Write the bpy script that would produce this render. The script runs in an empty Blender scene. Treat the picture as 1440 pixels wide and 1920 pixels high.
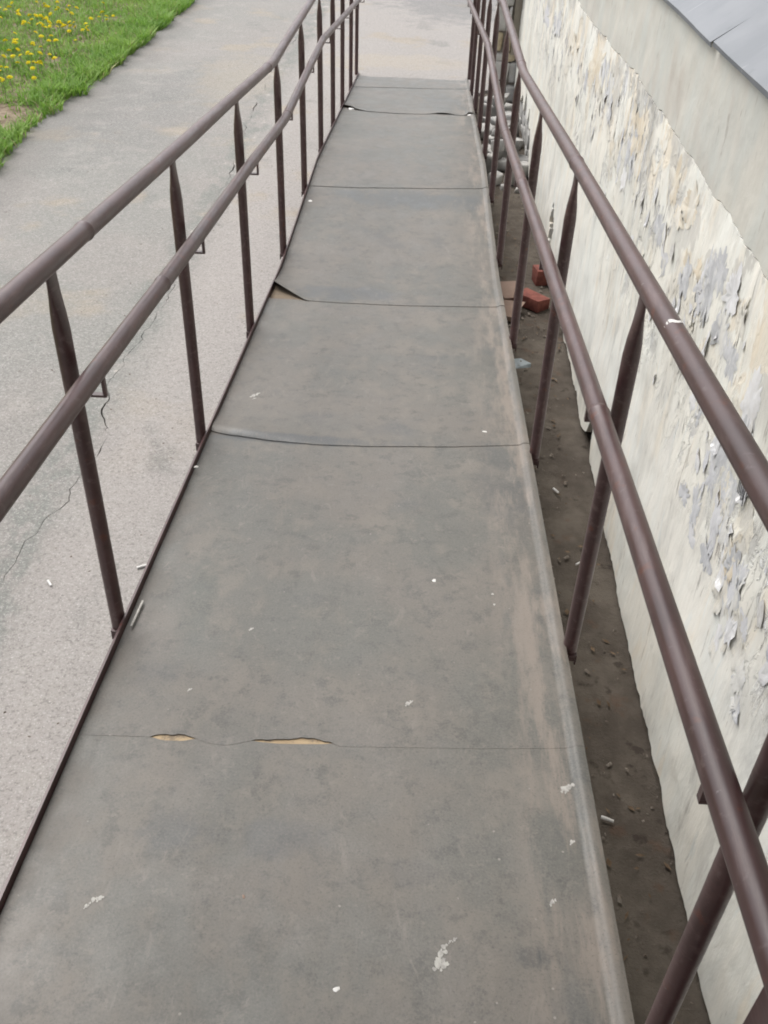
import bpy, bmesh, math, random
from mathutils import Vector, Matrix, noise
from mathutils.geometry import tessellate_polygon

random.seed(7)
scn = bpy.context.scene
col = scn.collection

# ------------------------------------------------------------------ camera
PITCH, YAW, ROLL = 0.6531, -0.0255, 0.0368
CAM = Vector((0.6512, 0.0, 1.4455))
Fv = Vector((math.sin(YAW) * math.cos(PITCH), math.cos(YAW) * math.cos(PITCH), -math.sin(PITCH)))
R0 = Fv.cross(Vector((0, 0, 1))).normalized()
U0 = R0.cross(Fv)
Rv = R0 * math.cos(ROLL) + U0 * math.sin(ROLL)
Uv = -R0 * math.sin(ROLL) + U0 * math.cos(ROLL)
cd = bpy.data.cameras.new('camera')
cam = bpy.data.objects.new('camera', cd)
col.objects.link(cam)
m = Matrix((Rv, Uv, -Fv)).transposed().to_4x4()
m.translation = CAM
cam.matrix_world = m
cd.sensor_fit = 'VERTICAL'
cd.sensor_height = 36.0
cd.lens = 36.0 * 1771.1 / 1920.0
cd.clip_start = 0.02
cd.clip_end = 500.0
scn.camera = cam

# ------------------------------------------------------------------ sky, sun, exposure
SUN_EL, SUN_AZ = math.radians(58), math.radians(-40)      # azimuth from +Y towards +X
world = bpy.data.worlds.new('World')
scn.world = world
world.use_nodes = True
wn = world.node_tree
wn.nodes.clear()
sky = wn.nodes.new('ShaderNodeTexSky')
sky.sky_type = 'NISHITA'
sky.sun_disc = False
sky.sun_elevation = SUN_EL
sky.sun_rotation = SUN_AZ
sky.air_density = 1.0
sky.dust_density = 4.0
hs = wn.nodes.new('ShaderNodeHueSaturation')
hs.inputs['Saturation'].default_value = 0.22
bg = wn.nodes.new('ShaderNodeBackground')
bg.inputs['Strength'].default_value = 0.15
wo = wn.nodes.new('ShaderNodeOutputWorld')
wn.links.new(sky.outputs[0], hs.inputs['Color'])
wn.links.new(hs.outputs[0], bg.inputs['Color'])
wn.links.new(bg.outputs[0], wo.inputs['Surface'])
sd = bpy.data.lights.new('sun', 'SUN')
sd.energy = 1.1
sd.angle = math.radians(45)
sd.color = (1.0, 0.965, 0.92)
so = bpy.data.objects.new('sun', sd)
col.objects.link(so)
sdir = Vector((math.sin(SUN_AZ) * math.cos(SUN_EL), math.cos(SUN_AZ) * math.cos(SUN_EL), math.sin(SUN_EL)))
so.rotation_euler = sdir.to_track_quat('Z', 'Y').to_euler()
so.location = sdir * 20
vs = scn.view_settings
vs.view_transform = 'Standard'
vs.look = 'None'
vs.gamma = 1.0
vs.use_curve_mapping = False
vs.exposure = 0.85
scn.render.engine = 'CYCLES'
scn.cycles.filter_width = 1.9

# ------------------------------------------------------------------ node helpers
class NT:
    def __init__(s, name):
        s.m = bpy.data.materials.new(name)
        s.m.use_nodes = True
        s.t = s.m.node_tree
        s.b = s.t.nodes['Principled BSDF']
        s.pos = s.n('ShaderNodeNewGeometry').outputs['Position']
    def n(s, k, **kw):
        x = s.t.nodes.new(k)
        for a, v in kw.items():
            setattr(x, a, v)
        return x
    def L(s, a, b):
        s.t.links.new(a, b)
    def put(s, sock, v):
        if hasattr(v, 'is_linked'):
            s.L(v, sock)
        elif isinstance(v, (tuple, list)) and len(v) == 3 and sock.type == 'RGBA':
            sock.default_value = (*v, 1)
        else:
            sock.default_value = v
    def vec(s, scale=(1, 1, 1), src=None, off=(0, 0, 0)):
        x = s.n('ShaderNodeMapping')
        s.L(src or s.pos, x.inputs['Vector'])
        x.inputs['Scale'].default_value = scale
        x.inputs['Location'].default_value = off
        return x.outputs[0]
    def noise(s, scale, v=None, detail=4, rough=0.55, dist=0.0):
        x = s.n('ShaderNodeTexNoise')
        s.L(v or s.pos, x.inputs['Vector'])
        x.inputs['Scale'].default_value = scale
        x.inputs['Detail'].default_value = detail
        x.inputs['Roughness'].default_value = rough
        x.inputs['Distortion'].default_value = dist
        return x.outputs['Fac']
    def voro(s, scale, v=None, feature='F1', out='Distance'):
        x = s.n('ShaderNodeTexVoronoi', feature=feature)
        s.L(v or s.pos, x.inputs['Vector'])
        x.inputs['Scale'].default_value = scale
        return x.outputs[out]
    def ramp(s, f, a, b, lo=0.0, hi=1.0):
        x = s.n('ShaderNodeMapRange', interpolation_type='SMOOTHSTEP')
        s.L(f, x.inputs['Value'])
        x.inputs['From Min'].default_value = a
        x.inputs['From Max'].default_value = b
        x.inputs['To Min'].default_value = lo
        x.inputs['To Max'].default_value = hi
        return x.outputs[0]
    def math(s, op, a, b=0.0):
        x = s.n('ShaderNodeMath', operation=op)
        s.put(x.inputs[0], a)
        s.put(x.inputs[1], b)
        return x.outputs[0]
    def mix(s, f, a, b, mode='MIX'):
        x = s.n('ShaderNodeMix', data_type='RGBA', blend_type=mode)
        s.put(x.inputs[0], f)
        s.put(x.inputs[6], a)
        s.put(x.inputs[7], b)
        return x.outputs[2]
    def sep(s, v=None):
        x = s.n('ShaderNodeSeparateXYZ')
        s.L(v or s.pos, x.inputs[0])
        return x.outputs
    def bump(s, h, dist=0.002, strength=1.0, prev=None):
        x = s.n('ShaderNodeBump')
        s.L(h, x.inputs['Height'])
        x.inputs['Distance'].default_value = dist
        x.inputs['Strength'].default_value = strength
        if prev is not None:
            s.L(prev, x.inputs['Normal'])
        s.L(x.outputs[0], s.b.inputs['Normal'])
        return x.outputs[0]
    def fin(s, c, rough=0.7, spec=0.4):
        s.put(s.b.inputs['Base Color'], c)
        s.put(s.b.inputs['Roughness'], rough)
        s.put(s.b.inputs['Specular IOR Level'], spec)
        return s.m
    def rnd(s):
        return s.n('ShaderNodeObjectInfo').outputs['Random']

def mat_paint():
    t = NT('brown_paint')
    n1 = t.noise(9, detail=5)
    n2 = t.noise(60, detail=3)
    c = t.mix(t.ramp(n1, .35, .65), (.074, .037, .036), (.053, .026, .026))
    c = t.mix(t.ramp(n2, .62, .74, 0, .6), c, (.125, .088, .083))
    lg = t.noise(1, t.vec((60, 7, 60)), detail=6, rough=.65)
    c = t.mix(t.ramp(lg, .52, .66, 0, .6), c, (.120, .078, .074))
    c = t.mix(t.ramp(lg, .45, .34, 0, .6), c, (.045, .022, .022))
    c = t.mix(t.ramp(t.noise(23, detail=6), .63, .70, 0, .75), c, (.105, .036, .024))
    c = t.mix(t.ramp(t.noise(75, t.vec(off=(3, 1, 8)), detail=5, rough=.7), .66, .70, 0, .7), c, (.17, .14, .135))
    t.bump(t.noise(14, detail=3), .0012, .3)
    t.b.inputs['Coat Weight'].default_value = .0
    t.b.inputs['Coat Roughness'].default_value = .22
    return t.fin(c, t.ramp(lg, .3, .7, .30, .46), .6)

def mat_rubber():
    t = NT('dusty_rubber')
    big = t.noise(2.3, detail=5, rough=.6)
    mid = t.noise(9, t.vec((1, .7, 1)), detail=5, rough=.65)
    fine = t.noise(210, detail=4, rough=.7)
    c = t.mix(t.ramp(big, .40, .60), (.102, .102, .094), (.130, .119, .107))
    c = t.mix(t.ramp(mid, .48, .66, 0, .65), c, (.172, .156, .140))
    c = t.mix(t.ramp(t.noise(19, t.vec(off=(1, 6, 0)), detail=7, rough=.75), .50, .64, 0, .65), c, (.064, .065, .061))
    c = t.mix(t.ramp(t.noise(33, t.vec(off=(7, 2, 0)), detail=6, rough=.75), .56, .68, 0, .55), c, (.185, .168, .152))
    px, py, pz = t.sep()
    for sx, sy, rx, ry, k, cc in ((.30, 4.02, .26, .10, .7, (.066, .076, .087)), (.62, 5.38, .46, .15, .75, (.068, .079, .088)), (.30, 2.585, .34, .035, .8, (.055, .064, .074)),  # last one: bluish shading of the rolled seam, painted into the rubber
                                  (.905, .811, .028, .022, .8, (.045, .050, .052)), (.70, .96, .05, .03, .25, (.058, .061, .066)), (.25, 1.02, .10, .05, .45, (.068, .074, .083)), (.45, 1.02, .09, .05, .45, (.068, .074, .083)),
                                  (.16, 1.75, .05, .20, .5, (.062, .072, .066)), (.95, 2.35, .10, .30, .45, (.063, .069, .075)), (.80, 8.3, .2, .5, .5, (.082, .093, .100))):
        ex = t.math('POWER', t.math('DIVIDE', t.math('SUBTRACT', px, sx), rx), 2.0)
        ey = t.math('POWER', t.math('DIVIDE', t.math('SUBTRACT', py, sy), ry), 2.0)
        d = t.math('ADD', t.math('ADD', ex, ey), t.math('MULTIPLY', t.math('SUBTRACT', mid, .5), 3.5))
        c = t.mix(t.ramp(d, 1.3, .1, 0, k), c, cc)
    c = t.mix(t.ramp(t.noise(3.7, t.vec((1, 1, 1), off=(5, 2, 0)), detail=4), .60, .74, 0, .5), c, (.068, .073, .078))
    smr = t.noise(1, t.vec((13, 6, 1), off=(2, 9, 0)), detail=7, rough=.72, dist=1.5)
    c = t.mix(t.ramp(smr, .57, .68, 0, .55), c, (.190, .172, .157))
    x, y, z = t.sep()
    side = t.ramp(x, .84, 1.0)
    st = t.noise(1, t.vec((16, 2.6, 1)), detail=6, rough=.7)
    c = t.mix(t.math('MULTIPLY', side, t.ramp(st, .44, .62, 0, .85)), c, (.235, .200, .175))
    dk = t.noise(1, t.vec((11, 5, 1), off=(3, 7, 0)), detail=5)
    c = t.mix(t.math('MULTIPLY', side, t.ramp(dk, .55, .66, 0, .5)), c, (.062, .070, .074))
    crest = t.math('MULTIPLY', t.ramp(x, 1.024, 1.033), t.ramp(t.noise(14), .38, .55, .15, .6))
    c = t.mix(crest, c, (.140, .131, .120))
    c = t.mix(t.ramp(fine, .45, .72, 0, .5), c, (.170, .158, .146))
    c = t.mix(t.ramp(fine, .46, .30, 0, .5), c, (.045, .044, .043))
    sc = t.noise(1, t.vec((70, 9, 1)), detail=3)
    c = t.mix(t.ramp(sc, .70, .78, 0, .35), c, (.20, .19, .175))
    spk = t.voro(38, out='Distance')
    pick = t.ramp(t.noise(31, off if False else None, detail=1), .62, .66)
    c = t.mix(t.math('MULTIPLY', t.ramp(spk, .07, .11, 1, 0), pick), c, (.24, .225, .21))
    dirt = t.ramp(x, .0, .10, .55, 0)
    c = t.mix(t.math('MULTIPLY', dirt, t.ramp(mid, .3, .6)), c, (.058, .049, .041))
    c = t.mix(1.0, c, (.82, .80, .755), 'MULTIPLY')
    t.bump(fine, .0008, .5, t.bump(mid, .004, .35))
    t.b.inputs['Sheen Weight'].default_value = .05
    t.b.inputs['Sheen Roughness'].default_value = .45
    t.b.inputs['Sheen Tint'].default_value = (.92, .97, 1, 1)
    return t.fin(c, t.ramp(mid, .3, .7, .44, .58), .5)

def mat_ply():
    t = NT('weathered_plywood')
    n = t.noise(1, t.vec((4, 60, 4)), detail=5)
    c = t.mix(t.ramp(n, .35, .68), (.40, .305, .19), (.27, .20, .125))
    c = t.mix(t.ramp(t.noise(22, detail=6, rough=.7), .48, .64, 0, .8), c, (.14, .115, .09))
    x, y, z = t.sep()
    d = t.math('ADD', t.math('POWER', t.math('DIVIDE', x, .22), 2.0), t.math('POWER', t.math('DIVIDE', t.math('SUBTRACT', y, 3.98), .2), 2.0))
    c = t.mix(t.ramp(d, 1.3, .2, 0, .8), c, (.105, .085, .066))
    t.bump(n, .003, .6)
    return t.fin(c, .8, .2)

def mat_asphalt():
    t = NT('worn_asphalt')
    x, y, z = t.sep()
    big = t.noise(.9, detail=4)
    mid = t.noise(4.5, detail=6, rough=.65)
    fine = t.noise(150, detail=4, rough=.75)
    c = t.mix(t.ramp(big, .38, .62), (.236, .221, .206), (.214, .210, .195))
    pk = t.math('MULTIPLY', t.ramp(x, -.75, -.45), .75)
    c = t.mix(pk, c, (.305, .282, .266))
    c = t.mix(t.ramp(mid, .52, .72, 0, .55), c, (.295, .275, .252))
    c = t.mix(t.ramp(t.noise(2.3, t.vec(off=(4, 1, 0)), detail=6), .58, .70, 0, .55), c, (.150, .151, .143))
    och = t.math('MULTIPLY', t.ramp(y, 2.5, 5), t.ramp(t.noise(1.7, t.vec(off=(9, 3, 0)), detail=5), .56, .68, 0, .55))
    c = t.mix(och, c, (.30, .25, .185))
    wx = t.math('ADD', x, t.math('MULTIPLY', t.math('SUBTRACT', t.noise(2.2, detail=4), .5), .35))
    band = t.math('MULTIPLY', t.ramp(wx, -.86, -.76), t.ramp(wx, -.60, -.68))
    er = t.noise(7, t.vec((1, .6, 1), off=(2, 2, 0)), detail=7, rough=.7)
    c = t.mix(t.math('MULTIPLY', band, t.ramp(er, .44, .56, 0, .8)), c, (.165, .172, .158))
    c = t.mix(t.math('MULTIPLY', band, t.ramp(er, .40, .34, 0, .8)), c, (.42, .39, .345))
    for sx, sy, rx, ry, k, cc in ((.95, 14.0, .9, 1.5, .6, (.135, .14, .142)), (.3, 10.4, .9, .35, .5, (.33, .285, .225)), (-1.6, 8.2, .5, 1.6, .4, (.155, .15, .145)), (-1.5, 4.2, .5, .8, .4, (.20, .205, .19)), (-1.1, 9.5, .4, 1.0, .45, (.30, .26, .205))):
        ex = t.math('POWER', t.math('DIVIDE', t.math('SUBTRACT', x, sx), rx), 2.0)
        ey = t.math('POWER', t.math('DIVIDE', t.math('SUBTRACT', y, sy), ry), 2.0)
        d = t.math('ADD', t.math('ADD', ex, ey), t.math('MULTIPLY', t.math('SUBTRACT', mid, .5), 4.0))
        c = t.mix(t.ramp(d, 1.4, .1, 0, k), c, cc)
    agg = t.noise(75, detail=3, rough=.6)
    c = t.mix(t.ramp(agg, .52, .66, 0, .42), c, (.36, .345, .328))
    c = t.mix(t.ramp(agg, .46, .34, 0, .42), c, (.125, .119, .112))
    c = t.mix(t.ramp(fine, .56, .70, 0, .8), c, (.44, .42, .40))
    c = t.mix(t.ramp(fine, .45, .32, 0, .6), c, (.14, .135, .13))
    c = t.mix(t.math('MULTIPLY', t.ramp(t.math('ADD', x, t.math('MULTIPLY', mid, .5)), -1.55, -2.05), .45), c, (.13, .125, .118))
    fl = t.voro(130, out='Distance')
    fc = t.voro(130, out='Color')
    fr = t.sep(fc)[0]
    c = t.mix(t.math('MULTIPLY', t.ramp(fl, .14, .36, .55, 0), t.ramp(fr, .74, .84)), c, (.50, .48, .455))
    t.bump(fine, .004, .8, t.bump(mid, .012, .6))
    return t.fin(c, .85, .25)

def mat_dirt():
    t = NT('trodden_dirt')
    mid = t.noise(6, detail=6, rough=.65)
    fine = t.noise(120, detail=4, rough=.7)
    c = t.mix(t.ramp(mid, .35, .68), (.074, .062, .051), (.124, .107, .088))
    c = t.mix(t.ramp(t.noise(15, detail=5), .60, .70, 0, .7), c, (.036, .028, .023))
    c = t.mix(t.ramp(t.noise(11, t.vec(off=(4, 9, 0)), detail=5), .60, .72, 0, .5), c, (.105, .064, .044))
    c = t.mix(t.ramp(fine, .6, .75, 0, .6), c, (.150, .130, .110))
    t.bump(fine, .005, .9, t.bump(mid, .015, .7))
    return t.fin(c, .95, .15)

def mat_soil():
    t = NT('lawn_soil')
    n = t.noise(14, detail=6, rough=.7)
    c = t.mix(t.ramp(n, .35, .65), (.115, .085, .058), (.25, .20, .145))
    t.bump(n, .02, .8)
    return t.fin(c, .95, .15)

def mat_plaster():
    t = NT('peeling_plaster')
    x, y, z = t.sep()
    up = t.math('MULTIPLY', t.ramp(z, -.16, .18), t.ramp(t.noise(1, t.vec((1, 1.9, 3.0), off=(0, 6, 3)), detail=3), .40, .58, .12, 1))
    base_n = t.noise(1, t.vec((1, 7, 2.2)), detail=5)
    c = t.mix(t.ramp(base_n, .35, .65), (.79, .765, .69), (.745, .745, .69))
    # yellowish and pinkish old coats showing through
    c = t.mix(t.ramp(t.noise(1, t.vec((1, 9, 2.5), off=(0, 3, 1)), detail=4), .55, .68, 0, .55), c, (.78, .70, .57))
    och = t.noise(1, t.vec((1, 4.5, 3.2), off=(0, 7, 5)), detail=5, rough=.6, dist=.4)
    c = t.mix(t.math('MULTIPLY', t.ramp(z, .25, .45), t.ramp(och, .535, .57, 0, .5)), c, (.66, .56, .42))
    gp = t.noise(1, t.vec((1, 3.6, 3.0), off=(0, 2, 9)), detail=5, rough=.62, dist=.4)
    c = t.mix(t.math('MULTIPLY', t.ramp(z, .30, .52), t.ramp(gp, .52, .55, 0, .75)), c, (.53, .515, .475))
    # grey glue residue of torn bills
    g1 = t.noise(1, t.vec((1, 11, 5.5), off=(0, 1, 2)), detail=7, rough=.68, dist=.8)
    c = t.mix(t.math('MULTIPLY', up, t.ramp(g1, .54, .60, 0, .75)), c, (.47, .47, .475))
    gs = t.noise(1, t.vec((1, 3.2, 1.3), off=(0, 9, 4)), detail=6, rough=.65)
    c = t.mix(t.ramp(gs, .50, .66, 0, .6), c, (.53, .52, .475))
    gs2 = t.noise(1, t.vec((1, 8, 2.2), off=(0, 5, 7)), detail=7, rough=.72, dist=.6)
    c = t.mix(t.ramp(gs2, .55, .66, 0, .5), c, (.47, .455, .42))
    g2 = t.noise(1, t.vec((1, 17, 6), off=(0, 4, 8)), detail=7, rough=.7, dist=1.2)
    c = t.mix(t.math('MULTIPLY', up, t.ramp(g2, .60, .63, 0, .85)), c, (.76, .765, .765))
    # thin vertical scratches and runs
    s1 = t.noise(1, t.vec((1, 42, 5.5), off=(0, 2, 0)), detail=5, rough=.62)
    s2 = t.noise(1, t.vec((1, 75, 14), off=(0, 5, 3)), detail=5, rough=.65, dist=.5)
    lowk = t.ramp(z, -.75, .1, .55, 1)
    c = t.mix(t.math('MULTIPLY', lowk, t.ramp(s1, .625, .69, 0, .65)), c, (.30, .27, .24))
    c = t.mix(t.math('MULTIPLY', up, t.ramp(s2, .62, .70, 0, .8)), c, (.22, .21, .21))
    s3 = t.noise(1, t.vec((1, 30, 3), off=(0, 8, 3)), detail=5)
    c = t.mix(t.ramp(s3, .62, .72, 0, .5), c, (.68, .72, .70))
    h = t.math('ADD', t.math('MULTIPLY', t.ramp(g1, .54, .60), -1.0), t.math('MULTIPLY', t.ramp(s2, .60, .70), -1.4))
    h = t.math('ADD', h, t.math('MULTIPLY', t.ramp(g2, .59, .63), 1.2))
    h = t.math('ADD', h, t.math('MULTIPLY', t.ramp(och, .57, .60), -1.0))
    h2 = t.math('MULTIPLY', h, up)
    t.bump(h2, .004, .8, t.bump(t.noise(1, t.vec((30, 45, 18)), detail=5), .004, .6))
    return t.fin(c, .9, .2)

def mat_render():
    t = NT('smooth_grey_render')
    n = t.noise(1, t.vec((1, 6, 3)), detail=6, rough=.6)
    c = t.mix(t.ramp(n, .35, .66), (.54, .522, .468), (.505, .512, .474))
    c = t.mix(t.ramp(t.noise(1, t.vec((1, 3.2, 2.2), off=(0, 4, 1)), detail=4), .52, .68, 0, .6), c, (.445, .40, .35))
    c = t.mix(t.ramp(t.noise(1, t.vec((1, 45, 10)), detail=4), .63, .71, 0, .6), c, (.30, .27, .24))
    c = t.mix(t.ramp(t.noise(60, detail=3), .55, .75, 0, .3), c, (.54, .53, .495))
    t.bump(t.noise(40, detail=5), .003, .5)
    return t.fin(c, .85, .25)

def mat_sheet():
    t = NT('pale_metal_sheet')
    n = t.noise(5, detail=5)
    c = t.mix(t.ramp(n, .35, .65), (.178, .189, .207), (.145, .157, .174))
    c = t.mix(t.ramp(t.noise(1, t.vec((6, 45, 6)), detail=4), .66, .72, 0, .6), c, (.30, .31, .335))
    c = t.mix(t.ramp(t.noise(17, detail=5), .66, .74, 0, .4), c, (.10, .11, .12))
    t.bump(t.noise(3, detail=2), .02, .5)
    return t.fin(c, .50, .4)

def mat_plain(name, a, b, scale=20, rough=.8, spec=.3, bump=.002, rnd=None):
    t = NT(name)
    n = t.noise(scale, detail=5)
    c = t.mix(t.ramp(n, .35, .66), a, b)
    if rnd:
        c = t.mix(t.math('MULTIPLY', t.rnd(), rnd[1]), c, rnd[0])
    t.bump(n, bump, .7)
    return t.fin(c, rough, spec)

def mat_bill(name, a, b, c3):
    t = NT(name)
    n = t.noise(1, t.vec((1, 22, 10)), detail=6, rough=.65, dist=.6)
    n2 = t.noise(1, t.vec((1, 60, 22), off=(0, 3, 4)), detail=5, rough=.7)
    c = t.mix(t.ramp(n, .42, .58), a, b)
    c = t.mix(t.ramp(n2, .58, .64, 0, .8), c, c3)
    c = t.mix(t.ramp(n2, .36, .31, 0, .6), c, (.26, .25, .25))
    c = t.mix(t.ramp(t.noise(1, t.vec((1, 13, 3), off=(0, 6, 1)), detail=6, rough=.7), .50, .58, 0, .75), c, (.74, .725, .665))
    t.bump(n, .003, .6, t.bump(n2, .002, .5))
    return t.fin(c, .85, .2)

def mat_grass():
    t = NT('grass_blades')
    a = t.n('ShaderNodeAttribute', attribute_name='tint').outputs['Fac']
    n = t.noise(1.6, detail=4)
    c = t.mix(a, (.105, .225, .030), (.265, .450, .070))
    c = t.mix(t.ramp(n, .40, .66, 0, .55), c, (.28, .42, .095))
    c = t.mix(t.ramp(a, .93, .97, 0, .9), c, (.34, .29, .15))
    m_ = t.fin(c, .6, .3)
    tr = t.n('ShaderNodeBsdfTranslucent')
    t.L(c, tr.inputs['Color'])
    mx = t.n('ShaderNodeMixShader')
    mx.inputs[0].default_value = .4
    t.L(t.b.outputs[0], mx.inputs[1]); t.L(tr.outputs[0], mx.inputs[2])
    t.L(mx.outputs[0], t.t.nodes['Material Output'].inputs['Surface'])
    return m_

M = dict(
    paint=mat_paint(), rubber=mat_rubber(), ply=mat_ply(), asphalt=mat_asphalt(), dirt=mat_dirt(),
    soil=mat_soil(), plaster=mat_plaster(), render=mat_render(), sheet=mat_sheet(), grass=mat_grass(),
    stone=mat_plain('pale_stone', (.56, .55, .53), (.36, .35, .335), 11, .9, .2, .006, ((.62, .60, .57), .8)),
    greystone=mat_plain('weathered_stone', (.40, .39, .37), (.21, .205, .195), 9, .95, .15, .010, ((.52, .51, .49), .7)),
    ochre=mat_plain('yellow_stone', (.56, .48, .33), (.42, .35, .24), 12, .9, .2, .005),
    mortar=mat_plain('old_mortar', (.30, .27, .24), (.20, .18, .16), 30, .95, .1, .006),
    tan=mat_plain('tan_render', (.36, .32, .26), (.28, .25, .21), 9, .9, .2, .004),
    brick=mat_plain('red_brick', (.235, .085, .066), (.15, .055, .045), 25, .9, .2, .004),
    tile=mat_plain('buff_tile', (.27, .19, .15), (.22, .155, .12), 10, .8, .3, .002),
    core=mat_plain('dark_masonry', (.085, .055, .045), (.05, .035, .03), 14, .95, .1, .01),
    lilac=mat_bill('lilac_grey_paper', (.595, .60, .61), (.50, .505, .515), (.76, .745, .70)), cream=mat_bill('cream_paper', (.72, .685, .60), (.62, .60, .545), (.45, .43, .40)),
    peach=mat_bill('old_ochre_coat', (.655, .575, .45), (.70, .65, .55), (.53, .475, .39)),
    paper=mat_plain('torn_paper', (.78, .78, .78), (.70, .69, .67), 40, .8, .2, .001, ((.56, .565, .59), .8)),
    white=mat_plain('white_scrap', (.66, .65, .63), (.56, .545, .52), 60, .7, .3, .001),
    print=mat_plain('faded_print', (.10, .10, .11), (.22, .22, .24), 60, .8, .2, .001),
    chalk=mat_plain('white_splat', (.40, .39, .36), (.27, .26, .245), 90, .9, .2, .001),
    yellow=mat_plain('dandelion_yellow', (.90, .82, .05), (.86, .72, .03), 60, .7, .2, .001),
    stem=mat_plain('green_stem', (.13, .22, .06), (.10, .18, .05), 60, .6, .3, .001),
    facade=mat_plain('painted_facade', (.56, .54, .49), (.48, .46, .42), 4, .9, .2, .004),
    chip=mat_plain('grit', (.22, .195, .165), (.11, .085, .068), 40, .9, .2, .002),
    leaf=mat_plain('dead_leaf', (.085, .055, .035), (.16, .115, .075), 35, .9, .2, .001),
    shard=mat_plain('grey_shard', (.27, .31, .33), (.20, .23, .24), 30, .5, .4, .001),
)

# ------------------------------------------------------------------ object helpers
def tag(o, label=None, cat=None, group=None, kind=None):
    if label: o['label'] = label
    if cat: o['category'] = cat
    if group: o['group'] = group
    if kind: o['kind'] = kind
    return o

def empty(name, loc):
    o = bpy.data.objects.new(name, None)
    o.empty_display_size = .1
    o.location = loc
    col.objects.link(o)
    return o

def link(name, me, parent=None, loc=None):
    o = bpy.data.objects.new(name, me)
    col.objects.link(o)
    if parent is not None:
        o.parent = parent
    if loc is not None:
        o.location = loc
    return o

def wloc(o):
    v = Vector((0, 0, 0))
    while o is not None:
        v += o.location
        o = o.parent
    return v

def smooth(me, ang=None):
    me.polygons.foreach_set('use_smooth', [True] * len(me.polygons))
    if ang:
        me.set_sharp_from_angle(angle=math.radians(ang))

def build(name, bm, mat, parent=None, origin=None, ang=40, flat=False):
    """bm is in world coordinates; the object gets its origin at `origin` (or its parent's)."""
    o0 = Vector(origin) if origin is not None else (wloc(parent) if parent is not None else Vector((0, 0, 0)))
    bmesh.ops.translate(bm, verts=bm.verts, vec=-o0)
    bmesh.ops.recalc_face_normals(bm, faces=bm.faces)
    me = bpy.data.meshes.new(name)
    bm.to_mesh(me)
    bm.free()
    for x in (mat if isinstance(mat, (list, tuple)) else [mat]):
        me.materials.append(x)
    if not flat:
        smooth(me, ang)
    o = link(name, me, parent)
    o.location = o0 - (wloc(parent) if parent is not None else Vector((0, 0, 0)))
    return o

def box(bm, x0, x1, y0, y1, z0, z1, bev=0.0, jit=0.0, rot=0.0, sub=0):
    r = bmesh.ops.create_cube(bm, size=1)
    vs_ = r['verts']
    c = Vector(((x0 + x1) / 2, (y0 + y1) / 2, (z0 + z1) / 2))
    s = Vector((x1 - x0, y1 - y0, z1 - z0))
    Rm = Matrix.Rotation(rot, 3, 'Z')
    for v in vs_:
        p = Vector((v.co.x * s.x, v.co.y * s.y, v.co.z * s.z))
        if jit:
            p += Vector((random.uniform(-jit, jit), random.uniform(-jit, jit), random.uniform(-jit, jit)))
        v.co = c + Rm @ p
    if bev:
        es = list({e for v in vs_ for e in v.link_edges})
        bmesh.ops.bevel(bm, geom=es, offset=bev, segments=2, profile=.6, affect='EDGES')

def ring(bm, c, ax, up, ra, rb, n):
    side = ax.cross(up).normalized()
    up2 = side.cross(ax).normalized()
    return [bm.verts.new(c + side * math.cos(2 * math.pi * k / n) * ra + up2 * math.sin(2 * math.pi * k / n) * rb) for k in range(n)]

def tube(bm, pts, rad, n=16, cap=True, up=Vector((0, 0, 1))):
    """pts list of Vectors; rad float or list"""
    rings = []
    for i, p in enumerate(pts):
        a = (pts[min(i + 1, len(pts) - 1)] - pts[max(i - 1, 0)]).normalized()
        u = up if abs(a.dot(up)) < .95 else Vector((0, 1, 0))
        r = rad[i] if isinstance(rad, list) else rad
        rings.append(ring(bm, p, a, u, r, r, n))
    for A, B in zip(rings, rings[1:]):
        for k in range(n):
            bm.faces.new((A[k], A[(k + 1) % n], B[(k + 1) % n], B[k]))
    if cap:
        bm.faces.new(rings[0][::-1])
        bm.faces.new(rings[-1])

# ------------------------------------------------------------------ ramp profile
S1, S2, Y1, Y2, YEND, W = .0910, .0909, 4.34, 6.02, 9.90, 1.0527
GZ = -.755
def prof(y, r=.10):
    """deck height along the ramp: slope, landing, slope, bends slightly rounded"""
    def raw(t):
        if t < Y1: return -S1 * t
        if t < Y2: return -S1 * Y1
        return -S1 * Y1 - S2 * (t - Y2)
    if abs(y - Y1) < r or abs(y - Y2) < r:
        return sum(raw(y + r * k / 4) for k in range(-4, 5)) / 9
    return raw(y)

# ------------------------------------------------------------------ ground
def sheet_poly(name, poly, z, th, mat, kind='structure'):
    bm = bmesh.new()
    vs_ = [bm.verts.new((p[0], p[1], z)) for p in poly]
    es = [bm.edges.new((vs_[i], vs_[(i + 1) % len(vs_)])) for i in range(len(vs_))]
    r = bmesh.ops.triangle_fill(bm, edges=es, use_beauty=True)
    fs = [f for f in bm.faces]
    ex = bmesh.ops.extrude_face_region(bm, geom=fs)
    for v in [g for g in ex['geom'] if isinstance(g, bmesh.types.BMVert)]:
        v.co.z -= th
    o = build(name, bm, mat, flat=True)
    tag(o, kind=kind)
    return o

bm = bmesh.new()
N = 24
for i in range(N):
    for j in range(N):
        pass
gv = [[bm.verts.new(((i / N - .5) * 400, (j / N - .5) * 400, GZ - .045)) for j in range(N + 1)] for i in range(N + 1)]
for i in range(N):
    for j in range(N):
        bm.faces.new((gv[i][j], gv[i + 1][j], gv[i + 1][j + 1], gv[i][j + 1]))
tag(build('ground', bm, M['soil'], flat=True), kind='structure')

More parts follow.
